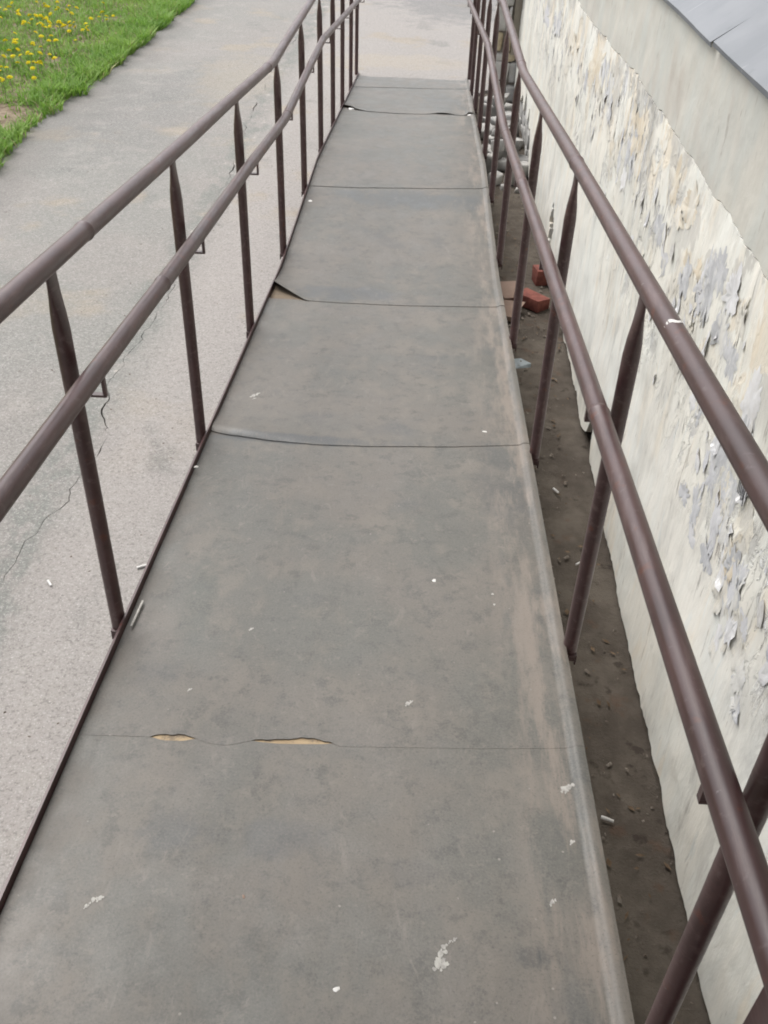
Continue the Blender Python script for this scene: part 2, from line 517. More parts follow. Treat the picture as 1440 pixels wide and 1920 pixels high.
# crack through the pavement: two slabs whose facing edges follow it a few mm apart
crack = [(-.80, -3.0), (-.78, .0), (-.74, 1.6), (-.719, 2.42), (-.706, 2.568), (-.685, 2.679), (-.635, 2.866), (-.628, 3.084),
         (-.610, 3.304), (-.678, 3.448), (-.720, 3.722), (-.705, 4.089), (-.672, 4.385), (-.671, 4.743),
         (-.673, 5.304), (-.701, 6.019), (-.695, 6.662), (-.747, 7.414), (-.809, 8.314), (-.83, 9.6), (-.80, 11.5), (-.9, 14.5), (-.85, 19), (-.9, 30)]
def fract(pts, amp, step):
    out = []
    for (a, b) in zip(pts, pts[1:]):
        n = max(1, int((Vector(b) - Vector(a)).length / step))
        for k in range(n):
            t = k / n
            p = Vector(a).lerp(Vector(b), t)
            q = noise.noise(Vector((p.x * 3, p.y * 9, 1.3))) + .5 * noise.noise(Vector((p.x * 3, p.y * 31, 7)))
            out.append((p.x + amp * q, p.y))
    out.append(pts[-1])
    return out
cr = fract(crack, .030, .022)
def gapw(y):
    return .0008 + .006 * max(0, noise.noise(Vector((0, y * 3.0, 3)))) + .003 * max(0, noise.noise(Vector((3, y * 13.0, 3)))) + (.003 if y > 9.5 else 0) * 0
edge = fract([(-2.34, -3), (-2.36, 4), (-2.38, 6.8), (-2.45, 8.0), (-2.38, 8.9), (-2.33, 9.5), (-2.33, 10.8), (-2.33, 13.3), (-2.35, 17), (-2.3, 30)], .035, .09)
left = edge + [(x - gapw(y), y) for x, y in reversed(cr)]
sheet_poly('pavement', left, GZ, .035, M['asphalt'])
right = [(x + gapw(y), y) for x, y in cr] + [(1.09, 30), (1.09, -3)]
right = [(x + gapw(y), y) for x, y in cr] + [(6.0, 30), (6.0, 9.6)] + fract([(1.45, 9.55), (1.20, 9.4), (1.10, 9.2)], .02, .05) + [(1.07, 8.8), (1.06, 4), (1.06, -3)]
sheet_poly('pavement', right, GZ, .035, M['asphalt'])

# dirt strip between ramp and wall, uneven
bm = bmesh.new()
nx, ny = 14, 260
X0, X1, YA, YB = 1.045, 1.66, -1.5, 9.75
gv = []
for i in range(nx + 1):
    row = []
    for j in range(ny + 1):
        x = X0 + (X1 - X0) * i / nx
        y = YA + (YB - YA) * j / ny
        z = GZ - .004 + .010 * noise.noise(Vector((x * 4, y * 4, 0))) + .004 * noise.noise(Vector((x * 19, y * 19, 3)))
        if y > 9.1: z -= (y - 9.1) * .06
        row.append(bm.verts.new((x, y, z)))
    gv.append(row)
for i in range(nx):
    for j in range(ny):
        bm.faces.new((gv[i][j], gv[i + 1][j], gv[i + 1][j + 1], gv[i][j + 1]))
tag(build('dirt_path', bm, M['dirt']), kind='structure')

# ------------------------------------------------------------------ lawn
def bare(x, y):
    """share of bare soil"""
    b = 0
    for cx, cy, rx, ry in ((-2.78, 7.75, .34, .42), (-3.35, 11.3, .16, .10), (-2.95, 9.75, .10, .12), (-3.9, 8.6, .3, .3)):
        d = ((x - cx) / rx) ** 2 + ((y - cy) / ry) ** 2 + .5 * noise.noise(Vector((x * 6, y * 6, 2)))
        b = max(b, min(1, max(0, 1.35 - d)))
    return b
bm = bmesh.new()
LX0, LX1, LY0, LY1 = -9.0, -2.25, -4.0, 22.0
nx, ny = 60, 150
gv = []
for i in range(nx + 1):
    row = []
    for j in range(ny + 1):
        x = LX0 + (LX1 - LX0) * i / nx
        y = LY0 + (LY1 - LY0) * j / ny
        k = min(1, max(0, (-2.36 - x) / .25))
        row.append(bm.verts.new((x, y, GZ - .02 + k * .035 + .018 * k * noise.noise(Vector((x * 2.5, y * 2.5, 0))))))
    gv.append(row)
for i in range(nx):
    for j in range(ny):
        bm.faces.new((gv[i][j], gv[i + 1][j], gv[i + 1][j + 1], gv[i][j + 1]))
tag(build('lawn_soil', bm, M['soil']), kind='structure')

def ground_edge(y):
    for (a, b) in zip(edge, edge[1:]):
        if a[1] <= y <= b[1]:
            t = (y - a[1]) / (b[1] - a[1])
            return a[0] + (b[0] - a[0]) * t
    return -2.35
verts, faces, tint = [], [], []
def blade(x, y, z, h, w, lean, az, tn):
    d = Vector((math.cos(az), math.sin(az), 0))
    s = Vector((-d.y, d.x, 0)) * w
    p0 = Vector((x, y, z))
    p1 = p0 + d * lean * .35 + Vector((0, 0, h * .62))
    p2 = p0 + d * lean + Vector((0, 0, h))
    i = len(verts)
    verts.extend([p0 - s * .6, p0 + s * .6, p1 + s, p1 - s, p2])
    faces.extend([(i, i + 1, i + 2, i + 3), (i + 3, i + 2, i + 4)])
    tint.extend([tn] * 5)
rg = random.Random(3)
cnt = 0
while cnt < 118000:
    y = rg.uniform(-2.5, 17.0)
    x = -2.30 - rg.random() ** 1.25 * 4.2
    dens = .62 + .55 * noise.noise(Vector((x * 2.2, y * 2.2, 5)))
    near = ground_edge(y) - x
    if near < -.03 + .17 * noise.noise(Vector((x * 3.4, y * 3.4, 1))) + .05 * noise.noise(Vector((x * 13, y * 13, 4))): continue
    if near < .3: dens += .5
    if near < 0: dens *= .6
    dens *= 1 - .97 * bare(x, y)
    if y > 14: dens *= .5
    if y < 5.5: dens *= .6
    if rg.random() > dens: continue
    cl = noise.noise(Vector((x * 5, y * 5, 9)))
    broad = rg.random() < .22
    h = (.045 + .055 * rg.random() + .075 * max(0, cl)) * (1.3 if near < .35 else .95)
    if bare(x, y) > .3: h *= .5
    w = .0075 if broad else .0034
    blade(x, y, GZ - .012, h * (.75 if broad else 1), w * rg.uniform(.8, 1.3), h * rg.uniform(.3, 1.3), rg.uniform(0, 6.283),
          min(.92, max(0, rg.random() * .75 + .25 * cl)) if rg.random() > .05 else 1.0)
    cnt += 1
me = bpy.data.meshes.new('grass')
me.from_pydata([tuple(v) for v in verts], [], faces)
at = me.attributes.new('tint', 'FLOAT', 'POINT')
at.data.foreach_set('value', tint)
me.materials.append(M['grass'])
tag(link('grass', me), kind='stuff')

# dandelions
def flower_mesh():
    b = bmesh.new()
    for rr, zz, n in ((.021, .002, 14), (.015, .006, 11), (.009, .009, 8)):
        for k in range(n):
            a = 2 * math.pi * k / n + rr * 50
            d = Vector((math.cos(a), math.sin(a), 0)); s = Vector((-d.y, d.x, 0)) * .0042
            q = [b.verts.new(v) for v in (Vector((0, 0, zz - .003)), d * rr * .6 - s + Vector((0, 0, zz)), d * rr + Vector((0, 0, zz - .001)), d * rr * .6 + s + Vector((0, 0, zz + .002)))]
            b.faces.new(q)
    me_ = bpy.data.meshes.new('flower_head'); b.to_mesh(me_); b.free(); me_.materials.append(M['yellow']); return me_
def stem_mesh():
    b = bmesh.new()
    tube(b, [Vector((0, 0, 0)), Vector((.004, .002, .045)), Vector((0, 0, .09))], .0022, 6)
    me_ = bpy.data.meshes.new('stem'); b.to_mesh(me_); b.free(); me_.materials.append(M['stem']); smooth(me_); return me_
fm, sm = flower_mesh(), stem_mesh()
rg = random.Random(21)
spots = []
tries = 0
while len(spots) < 290 and tries < 20000:
    tries += 1
    y = rg.uniform(7.9, 13.6)
    x = -2.75 - rg.random() * 2.0
    den = math.exp(-((y - 10.0 - (x + 3.5) * .3) / 2.1) ** 2) * (1.0 if x < -2.85 else .4)
    den *= .55 + .8 * max(0, .5 + noise.noise(Vector((x * 1.8, y * 1.8, 4))))
    if rg.random() > den or bare(x, y) > .4: continue
    spots.append((x, y))
for i, (x, y) in enumerate(spots):
    t = empty('dandelion', (x, y, GZ))
    t.rotation_euler = (0, 0, rg.uniform(0, 6.28))
    tag(t, 'yellow dandelion flower standing in the grass lawn', 'dandelion', 'dandelions blooming in the lawn')
    hgt = rg.uniform(1.2, 1.75)
    s_ = link('stem', sm, t); s_.scale = (1, 1, hgt)
    f_ = link('flower_head', fm, t, (0, 0, .09 * hgt)); k = rg.uniform(1.0, 1.5)
    f_.scale = (k, k, k); f_.rotation_euler = (rg.uniform(-.6, .6), rg.uniform(-.6, .6), 0)

# ------------------------------------------------------------------ building
BX = lambda y: 1.405 + .004 * y
WY0, WY1 = -1.4, 8.95
bld = tag(empty('building', (1.6, 3.0, GZ)), 'old building with peeling cream plastered wall beside the ramp', 'building')
def crisp(o, ang=35):
    e = o.modifiers.new('crisp_edges', 'EDGE_SPLIT'); e.split_angle = math.radians(ang); e.use_edge_sharp = False
def interp(t, pts):
    for (a, b) in zip(pts, pts[1:]):
        if a[0] <= t <= b[0]:
            return a[1] + (b[1] - a[1]) * (t - a[0]) / (b[0] - a[0])
    return pts[0][1] if t < pts[0][0] else pts[-1][1]
def plaster_bottom(y):
    b = interp(y, [(-1.4, -.735), (1.15, -.735), (2.2, -.74), (2.28, -.735), (2.42, -.755), (2.5, -.73), (3.0, -.735), (3.26, -.73), (3.32, -.625), (3.37, -.60), (3.42, -.70), (3.55, -.74), (4.0, -.72),
                   (4.7, -.74), (5.2, -.735), (6.95, -.74), (7.02, -.60), (7.1, -.47), (7.25, -.50), (7.32, -.38), (7.42, -.50), (7.55, -.47), (7.7, -.36), (7.8, -.52), (8.0, -.45), (8.2, -.55), (8.95, -.62)])
    return b + .008 + .022 * noise.noise(Vector((y * 7, 0, 2))) + .010 * noise.noise(Vector((y * 31, 0, 5)))
def crack_z(y):
    return interp(y, [(-1.4, .638), (2.0, .640), (2.2, .644), (2.86, .652), (3.7, .656), (4.3, .63), (5.0, .605), (6.3, .60), (9, .60)]) + .010 * noise.noise(Vector((y * 5, 1, 3))) + .006 * noise.noise(Vector((y * 17, 4, 3)))
def hole(y, z):
    """spalled slot low in the plaster"""
    c = 5.36 + .10 * (z + .52) * 1.2
    half = .135 * max(0, 1 - abs((z + .545) / .16) ** 1.5) * (.75 + .5 * noise.noise(Vector((0, z * 30, 2))))
    return abs(y - c + .015 * noise.noise(Vector((y * 20, z * 20, 1)))) < half
def relief(y, z, amp):
    return amp * noise.noise(Vector((0, y * 3, z * 3))) + amp * .6 * noise.noise(Vector((4, y * 11, z * 8))) + amp * .35 * noise.noise(Vector((8, y * 40, z * 22)))
def wall_face(y, z):
    return BX(y) + relief(y, z, .006) - .011
def wall_grid(name, y0, y1, lo, hi, nz, step, off, th, mat, amp, holes=None):
    bm = bmesh.new()
    ny = int((y1 - y0) / step)
    g = []
    for j in range(ny + 1):
        y = y0 + (y1 - y0) * j / ny
        a, b = lo(y), hi(y)
        row = []
        for k in range(nz + 1):
            z = a + (b - a) * k / nz
            d = relief(y, z, amp)
            row.append(bm.verts.new((BX(y) + off + d, y, z)))
        g.append(row)
    for j in range(ny):
        for k in range(nz):
            q = (g[j][k], g[j + 1][k], g[j + 1][k + 1], g[j][k + 1])
            c = sum((v.co for v in q), Vector()) / 4
            if holes and holes(c.y, c.z): continue
            bm.faces.new(q)
    o = build(name, bm, mat, bld)
    md = o.modifiers.new('thickness', 'SOLIDIFY'); md.thickness = th; md.offset = 0
    crisp(o, 60)
    return o
coat = wall_grid('plaster_coat', WY0, WY1, plaster_bottom, lambda y: crack_z(y) - .0018 - .0030 * max(0, noise.noise(Vector((y * 3, 2, 2)))), 64, .018, 0.0, .022, M['plaster'], .006, hole)
wall_grid('upper_render', WY0, WY1, lambda y: crack_z(y) + .001, lambda y: .946, 14, .018, 0.0, .022, M['render'], .006)
bm = bmesh.new()
box(bm, 1.462, 1.95, WY0, WY1 + .02, GZ - .1, .94)
build('masonry_core', bm, M['core'], bld)
# sloping metal sheets on top of the plinth, lapped at the seams
seams = [-1.45, .62, 2.724, 4.82, 6.9, 9.0]
SL = .72
for i, (a, b) in enumerate(zip(seams, seams[1:])):
    bm = bmesh.new()
    n = 14
    g = []
    for j in range(n + 1):
        y = a + .004 + (b - a - .012) * j / n
        xe = BX(y) - .030
        dz = .006 * noise.noise(Vector((y * 2, i, 0))) + (.004 if i % 2 else 0)
        row = []
        y00 = y
        for dx in (0, .004, .10, .25, .42, .575):
            zz = .950 + dx * SL + dz + .004 * noise.noise(Vector((dx * 6, y * 3, i)))
            sk = max(0, 1 - dx / .16)
            y = y00 + ((.007 if j == 0 else -.009 if j == n else 0) * sk)
            row.append(bm.verts.new((xe + dx, y, zz)))
        row.insert(0, bm.verts.new((xe + .002, y, .950 + dz - .012)))
        g.append(row)
    for j in range(n):
        for k in range(6):
            bm.faces.new((g[j][k], g[j + 1][k], g[j + 1][k + 1], g[j][k + 1]))
    o = build('metal_sheet', bm, M['sheet'], bld, ang=50)
    md = o.modifiers.new('thickness', 'SOLIDIFY'); md.thickness = .0025; md.offset = -1
    crisp(o)
bm = bmesh.new()
v = [bm.verts.new(p) for p in ((1.43, WY0, .938), (1.95, WY0, .938), (1.95, WY0, 1.28), (1.43, WY1, .938), (1.95, WY1, .938), (1.95, WY1, 1.28))]
for f in ((0, 1, 2), (5, 4, 3), (0, 2, 5, 3), (1, 4, 5, 2), (0, 3, 4, 1)):
    bm.faces.new([v[k] for k in f])
build('sill_bed', bm, M['core'], bld)
bm = bmesh.new()
box(bm, 1.952, 2.25, WY0, WY1 + .02, GZ - .1, 3.4)
build('facade', bm, M['facade'], bld)
# torn paper left on the plaster
def scrap_mesh(seed, big=False):
    r = random.Random(seed)
    b = bmesh.new()
    n = r.randint(9, 14)
    pts = []
    for k in range(n):
        a = 2 * math.pi * k / n
        q = r.uniform(.45, 1.1)
        pts.append((math.cos(a) * q * .5, math.sin(a) * q))
    cx = b.verts.new((-.003, 0, 0))
    rim, mid = [], []
    curl = r.uniform(0, 6.28)
    for (yy, zz) in pts:
        a = math.atan2(zz, yy)
        lift = max(0, math.cos(a - curl)) ** 3 * r.uniform(.03, .16)
        mid.append(b.verts.new((-.012 - .02 * r.random(), yy * .6, zz * .6)))
        rim.append(b.verts.new((-.01 - lift, yy * (1 - .3 * lift), zz * (1 - .3 * lift))))
    for k in range(n):
        l = (k + 1) % n
        b.faces.new((cx, mid[k], mid[l]))
        b.faces.new((mid[k], rim[k], rim[l], mid[l]))
    me_ = bpy.data.meshes.new('paper_scrap')
    b.to_mesh(me_); b.free()
    return me_
base_scraps = [scrap_mesh(s) for s in range(14)]
for s in base_scraps: s.materials.append(M['paper'])
white_scraps = []
for s in range(20, 26):
    q = scrap_mesh(s); q.materials.append(M['white']); white_scraps.append(q)
rg = random.Random(11)
cl = wloc(coat)
def put_scrap(me_, y, z, sc, rot, sx=1):
    o = link('paper_scrap', me_, coat)
    o.location = Vector((wall_face(y, z) - .0015, y, z)) - cl
    o.scale = (sc * 1.0, sc * sx, sc)
    o.rotation_euler = (rot, 0, 0)
    return o
placed = 0
while placed < 80:
    y = rg.uniform(.9, 7.6)
    z = rg.uniform(-.15, .60)
    w = math.exp(-((z - .36) / .22) ** 2) * (1 if y < 4 else .45)
    w *= max(0, .35 + 1.3 * noise.noise(Vector((0, y * 2.0, z * 3.5 + 2))))
    if rg.random() > w * 1.6: continue
    sc = rg.choice([.012, .018, .024, .034, .048]) * rg.uniform(.8, 1.25)
    mm = rg.choice(white_scraps) if rg.random() < .28 else rg.choice(base_scraps)
    put_scrap(mm, y, z, sc, rg.uniform(-.5, .5), rg.uniform(.6, 1.3))
    placed += 1
# the ones that catch the eye in the picture (y, z, size)
for y, z, s, wh in ((2.83, .36, .030, 1), (2.36, .43, .022, 1), (2.30, .36, .024, 1), (2.02, .30, .020, 1), (1.78, .335, .055, 1), (2.6, .03, .045, 0), (1.86, .12, .05, 0),
                    (2.05, .10, .06, 0), (1.95, .22, .055, 0), (2.35, .27, .05, 0), (2.22, .33, .06, 0), (1.55, -.02, .06, 0), (1.7, .02, .07, 0), (3.75, .42, .045, 0), (3.95, .50, .035, 0), (3.2, .35, .04, 0), (4.6, .43, .03, 0), (5.6, .35, .03, 1), (1.35, .05, .05, 0), (1.45, .12, .045, 1)):
    put_scrap(rg.choice(white_scraps if wh else base_scraps), y, z, s, rg.uniform(-.4, .4), rg.uniform(.6, 1.1))
# larger torn layers of old bills, lying flat on the coat
def layer(y, z, ry, rz, mat, seed, n=56):
    r = random.Random(seed)
    b = bmesh.new()
    rings_ = []
    o3 = seed * 3.7
    rj = [r.uniform(-.10, .10) for k in range(n)]
    for f, base_l in ((.0, .0014), (.45, .0014), (.8, .0010), (1.0, .0005)):
        row = []
        for k in range(n if f else 1):
            a = 2 * math.pi * k / n
            q = 1.05 + .55 * noise.noise(Vector((math.cos(a) * 1.6, math.sin(a) * .9, o3))) + .55 * noise.noise(Vector((math.cos(a) * 5, math.sin(a) * 1.5, o3))) + .30 * noise.noise(Vector((math.cos(a) * 11, math.sin(a) * 4, o3))) + rj[k]
            yy, zz = y + ry * q * f * math.cos(a), z + rz * q * f * math.sin(a)
            lf = base_l + (.010 * max(0, noise.noise(Vector((yy * 14, zz * 14, o3))) - .12) if f >= .8 else 0)
            row.append(b.verts.new((wall_face(yy, zz) - lf, yy, zz)))
        rings_.append(row)
    for k in range(n):
        l = (k + 1) % n
        b.faces.new((rings_[0][0], rings_[1][k], rings_[1][l]))
        for A_, B_ in zip(rings_[1:], rings_[2:]):
            b.faces.new((A_[k], B_[k], B_[l], A_[l]))
    return build('paper_scrap', b, mat, coat, origin=(wall_face(y, z), y, z), ang=60)
LIL, CRM, PEA, WHI = M['lilac'], M['cream'], M['peach'], M['paper']
for q, (y, z, ry, rz, mt) in enumerate((
    (4.60, .50, .17, .085, PEA), (4.75, .42, .10, .06, PEA), (3.50, .50, .10, .075, PEA), (3.42, .44, .06, .05, PEA), (2.84, .545, .055, .055, PEA), (2.62, .55, .08, .05, PEA), (2.72, .49, .06, .03, PEA),
    (4.18, .50, .05, .065, LIL), (4.10, .42, .04, .05, LIL), (3.66, .52, .035, .05, LIL), (3.60, .43, .04, .07, LIL), (3.50, .41, .05, .06, LIL), (4.85, .37, .05, .05, LIL),
    (2.93, .37, .055, .045, LIL), (2.80, .33, .05, .025, WHI), (2.52, .39, .05, .05, LIL), (2.30, .43, .035, .055, LIL), (2.24, .52, .045, .045, LIL), (2.12, .52, .05, .05, WHI), (2.13, .42, .05, .055, LIL),
    (2.02, .40, .05, .04, LIL), (2.02, .50, .03, .05, CRM), (1.82, .40, .055, .07, WHI), (1.80, .32, .05, .05, LIL), (2.38, .33, .05, .05, CRM), (2.65, .28, .07, .06, CRM),
    (1.98, .00, .035, .05, LIL), (2.07, -.03, .030, .028, WHI), (1.82, -.03, .040, .045, LIL), (1.95, -.07, .03, .025, WHI), (1.75, .10, .04, .05, LIL), (1.60, .08, .035, .055, LIL), (1.45, -.06, .03, .04, LIL),
    (1.56, -.03, .03, .05, CRM), (1.41, -.12, .03, .03, LIL), (1.66, .18, .05, .06, CRM), (1.88, .18, .06, .05, LIL), (1.50, .03, .03, .03, WHI), (1.70, .00, .035, .06, CRM),
    (5.60, .30, .12, .08, CRM), (6.30, .36, .16, .06, LIL), (5.40, .42, .12, .06, PEA), (6.9, .30, .16, .05, WHI), (3.9, .30, .08, .07, CRM), (3.1, .20, .07, .06, CRM))):
    layer(y, z, ry, rz, mt, q + 1)
# overlapping torn layers that run together where bills were pasted over one another
rg = random.Random(61)
done = 0
while done < 90:
    y = 1.3 + 3.2 * rg.random() ** 1.5
    zc = interp(y, [(1.3, -.02), (1.8, .14), (2.4, .33), (3.2, .42), (4.5, .47)])
    z = zc + rg.gauss(0, .10)
    if z > .585 or noise.noise(Vector((0, y * 2.6, z * 4 + 9))) < -.08: continue
    q = rg.uniform(.018, .050)
    layer(y, z, q * rg.uniform(.6, 1.1), q * rg.uniform(.8, 1.6), rg.choice((LIL, LIL, WHI, CRM, CRM, PEA)), 200 + done, 40)
    done += 1
# faded printed strokes on the remains of a bill at the right
bill = put_scrap(base_scraps[3], 1.72, .27, .085, .1, .8)
for k in range(7):
    bm = bmesh.new()
    yy = 1.690 + k * .009
    z0 = .285 + rg.uniform(-.012, .012)
    tube(bm, [Vector((BX(1.7) - .0205, yy, z0)), Vector((BX(1.7) - .0205, yy - .004, z0 - .03)), Vector((BX(1.7) - .0195, yy - .008, z0 - rg.uniform(.05, .07)))], .0013, 5)
    o = build('print_stroke', bm, M['print'], bld)

# ------------------------------------------------------------------ stone pier at the far end of the plaster
pier = tag(empty('stone_pier', (1.32, 9.05, GZ)), 'rough pier of pale irregular stones at the far end of the plaster wall', 'pier')
bm = bmesh.new()
box(bm, 1.235, 1.62, 8.995, 9.30, GZ - .05, .95)
build('mortar_core', bm, M['mortar'], pier)
bm = bmesh.new()
box(bm, 1.372, 1.60, 8.965, 8.99, -.36, .95, .004, .003)
build('tan_render', bm, M['tan'], pier)
rg = random.Random(5)
z = GZ
row = 0
while z < .9:
    h = rg.uniform(.075, .20)
    x = 1.225 - rg.uniform(0, .02)
    xe = 1.365 if z > -.36 else 1.45
    while x < xe - .03:
        w = min(rg.uniform(.08, .17), xe - x)
        bm = bmesh.new()
        box(bm, x + .006, x + w - .006, 8.955 + rg.uniform(-.012, .012), 9.10, z + .005, z + h - .006, .022, .016)
        o = build('stone', bm, M['ochre'] if (row in (3,) or rg.random() < .15) else M['stone'], pier, origin=(x + w / 2, 9.0, z + h / 2), ang=60)
        x += w
    z += h
    row += 1
# the bare masonry where plaster has fallen off near the pier
rg = random.Random(8)
y = 6.98
while y < 8.9:
    w = rg.uniform(.14, .24)
    z = GZ
    while z < -.42:
        h = rg.uniform(.07, .12)
        bm = bmesh.new()
        box(bm, BX(y) + .004 + rg.uniform(-.006, .012), 1.47, y + .006, min(y + w, 8.93) - .006, z + .005, z + h - .005, .010, .006)
        build('stone', bm, M['greystone'], bld, origin=(1.44, y + w / 2, z + h / 2), ang=60)
        z += h
    y += w
# fallen stones
stone_labels = 'pale rubble stone lying in the heap between ramp and wall'
rg = random.Random(14)
heap = []
for y, x, s in ((6.78, 1.17, .055), (6.80, 1.30, .075), (6.95, 1.38, .08), (7.05, 1.14, .09), (7.10, 1.27, .07), (7.18, 1.39, .085), (7.35, 1.17, .08), (7.38, 1.31, .09), (7.62, 1.20, .07),
                (7.66, 1.36, .085), (7.9, 1.17, .08), (7.95, 1.30, .09), (8.2, 1.22, .08), (8.25, 1.37, .075), (8.5, 1.20, .09), (8.55, 1.34, .085), (8.8, 1.21, .07), (6.66, 1.24, .03), (6.62, 1.33, .025), (6.72, 1.38, .035)):
    heap.append((x, y, GZ - .01, s))
for y, x, s in ((7.15, 1.20, .065), (7.25, 1.33, .07), (7.55, 1.26, .07), (7.85, 1.24, .065), (8.4, 1.28, .07)):
    heap.append((x, y, GZ + .105, s))
for x, y, z, s in heap:
    bm = bmesh.new()
    box(bm, x - s * rg.uniform(.7, 1), x + s * rg.uniform(.7, 1), y - s * .8, y + s * .8, z, z + s * rg.uniform(1.0, 1.5), s * .24, s * .36, rg.uniform(-.8, .8))
    tag(build('rubble_stone', bm, M['greystone'], origin=(x, y, z), ang=70), stone_labels, 'stone', 'rubble stones heaped beside the wall')

# ------------------------------------------------------------------ the ramp
ramp = tag(empty('ramp', (W / 2, 0, GZ)), 'long sloping access ramp covered with worn grey rubber sheets', 'ramp')
DT = -.020                                      # top of the rubber below the steel edge
def strip(name, mat, xsec, y0, y1, step=.06):
    """sweep a closed (x, dz) section along the ramp"""
    bm = bmesh.new()
    n = int((y1 - y0) / step)
    rs = []
    for j in range(n + 1):
        y = y0 + (y1 - y0) * j / n
        rs.append([bm.verts.new((x, y, prof(y) + dz)) for x, dz in xsec])
    k = len(xsec)
    for A, B in zip(rs, rs[1:]):
        for i in range(k):
            bm.faces.new((A[i], A[(i + 1) % k], B[(i + 1) % k], B[i]))
    bm.faces.new(rs[0]); bm.faces.new(rs[-1][::-1])
    return build(name, bm, mat, ramp, ang=30)
RY0 = -1.2
strip('edge_angle', M['paint'], [(-.004, .003), (.0015, .003), (.0015, -.030), (.045, -.033), (.045, -.038), (-.004, -.038)], RY0, 9.86)
strip('edge_angle', M['paint'], [(1.0500, -.018), (1.0545, -.018), (1.0545, -.038), (1.005, -.038), (1.005, -.033), (1.0500, -.030)], RY0, 9.80)
for x0, x1 in ((.002, .060), (.992, 1.050)):
    xs = [(x0, -.040), (x1, -.040), (x1, -.047), (x0 + .006, -.047), (x0 + .006, -.108), (x1, -.108), (x1, -.115), (x0, -.115)] if x0 < .5 else \
         [(x1, -.040), (x0, -.040), (x0, -.047), (x1 - .006, -.047), (x1 - .006, -.108), (x0, -.108), (x0, -.115), (x1, -.115)]
    strip('channel_beam', M['paint'], xs, RY0, 8.6)
for y in (.1, 1.6, 3.1, 4.5, 5.9, 7.3):
    bm = bmesh.new()
    box(bm, .062, .99, y - .025, y + .025, prof(y) - .095, prof(y) - .045)
    build('cross_beam', bm, M['paint'], ramp)
    for x in (.09, .96):
        bm = bmesh.new()
        box(bm, x - .025, x + .025, y - .024, y + .024, GZ - .04, prof(y) - .097)
        build('support_leg', bm, M['paint'], ramp)

def near_edge(pts):
    return lambda x: interp(x, pts)
# seam lines (x, y) across the deck; each sheet starts at its seam and runs to the next
E0 = [(0, -1.2), (1.06, -1.2)]
E1 = [(.0, 1.246), (.09, 1.250), (.150, 1.252), (.165, 1.258), (.18, 1.263), (.215, 1.264), (.238, 1.258), (.27, 1.245), (.31, 1.240), (.345, 1.250), (.365, 1.260), (.40, 1.265), (.44, 1.268), (.465, 1.274), (.50, 1.271), (.53, 1.263), (.548, 1.254), (.60, 1.256), (.8, 1.268), (1.06, 1.291)]
E2 = [(0, 2.615), (.05, 2.600), (.2, 2.572), (.35, 2.560), (.54, 2.568), (.8, 2.592), (1.06, 2.636)]
E3 = [(0, 4.03), (.02, 4.02), (.10, 3.95), (.166, 3.892), (.3, 3.886), (.6, 3.888), (1.06, 3.930)]
E5 = [(0, 5.535), (.3, 5.54), (.6, 5.575), (1.06, 5.632)]
E6 = [(0, 7.985), (.02, 7.96), (.08, 7.93), (.11, 7.88), (.2, 7.83), (.42, 7.79), (.62, 7.80), (.68, 7.815), (.74, 7.845), (.86, 7.85), (.92, 7.825), (.985, 7.84), (1.0, 7.90), (1.03, 7.905), (1.045, 7.87), (1.06, 7.89)]
E7 = [(0, 9.06), (.134, 9.068), (.4, 9.10), (1.06, 9.205)]
E8 = [(0, 9.74), (.06, 9.80), (.2, 9.845), (.5, 9.84), (.8, 9.865), (.9, 9.93), (1.06, 9.96)]
seam_list = [E0, E1, E2, E3, E5, E6, E7, E8]
def lift(i, x, d):
    """height added to sheet i at x, d metres in from its near edge: curled and buckled edges"""
    e = 0.0
    if i == 1: e = 0
    if i == 2: e = (.013 * math.exp(-((x - .10) / .20) ** 2) + .004 * math.exp(-((x - .55) / .25) ** 2)) * (d / .030) * math.exp(1 - d / .030)
    if i == 3: e = .040 * max(0, 1 - x / .19) ** 1.2 * math.exp(-d / .08) + .0015 * math.exp(-d / .04)
    if i == 4: e = .0005 * math.exp(-d / .05)
    if i == 5: e = (.022 * math.exp(-(x / .13) ** 2) + .011 * math.exp(-((x - .80) / .08) ** 2) + .002 * math.exp(-((x - .4) / .2) ** 2) + .016 * math.exp(-((x - 1.01) / .03) ** 2)) * math.exp(-d / .10)
    if i == 6: e = .0010 * math.exp(-d / .05) * (1 if x < .7 else .2)
    return e
xs = [.0035 + .0205 * k / 2 for k in range(2)] + [.024 + (1.008 - .024) * k / 200 for k in range(201)] + [1.016, 1.020, 1.025, 1.0295, 1.034, 1.040, 1.047, 1.0555, 1.0585, 1.0590]
def lip(x):
    if x < .03: return .004 * ((.03 - x) / .03) ** 2
    if x < 1.008: return 0
    if x < 1.034: return .008 * max(0, (x - 1.020) / .014) ** 1.4
    if x < 1.0475: return .008
    return .008 - .003 * (x - 1.0475) / .008 if x < 1.0556 else .005 - (x - 1.0555) / .0035 * .022
def deck_noise(x, y):
    return .0035 * noise.noise(Vector((x * 2.2, y * 2.2, 3))) + .0012 * noise.noise(Vector((x * 8, y * 8, 5)))
def deck_z(x, y):
    return prof(y) + DT + lip(x) + deck_noise(x, y)
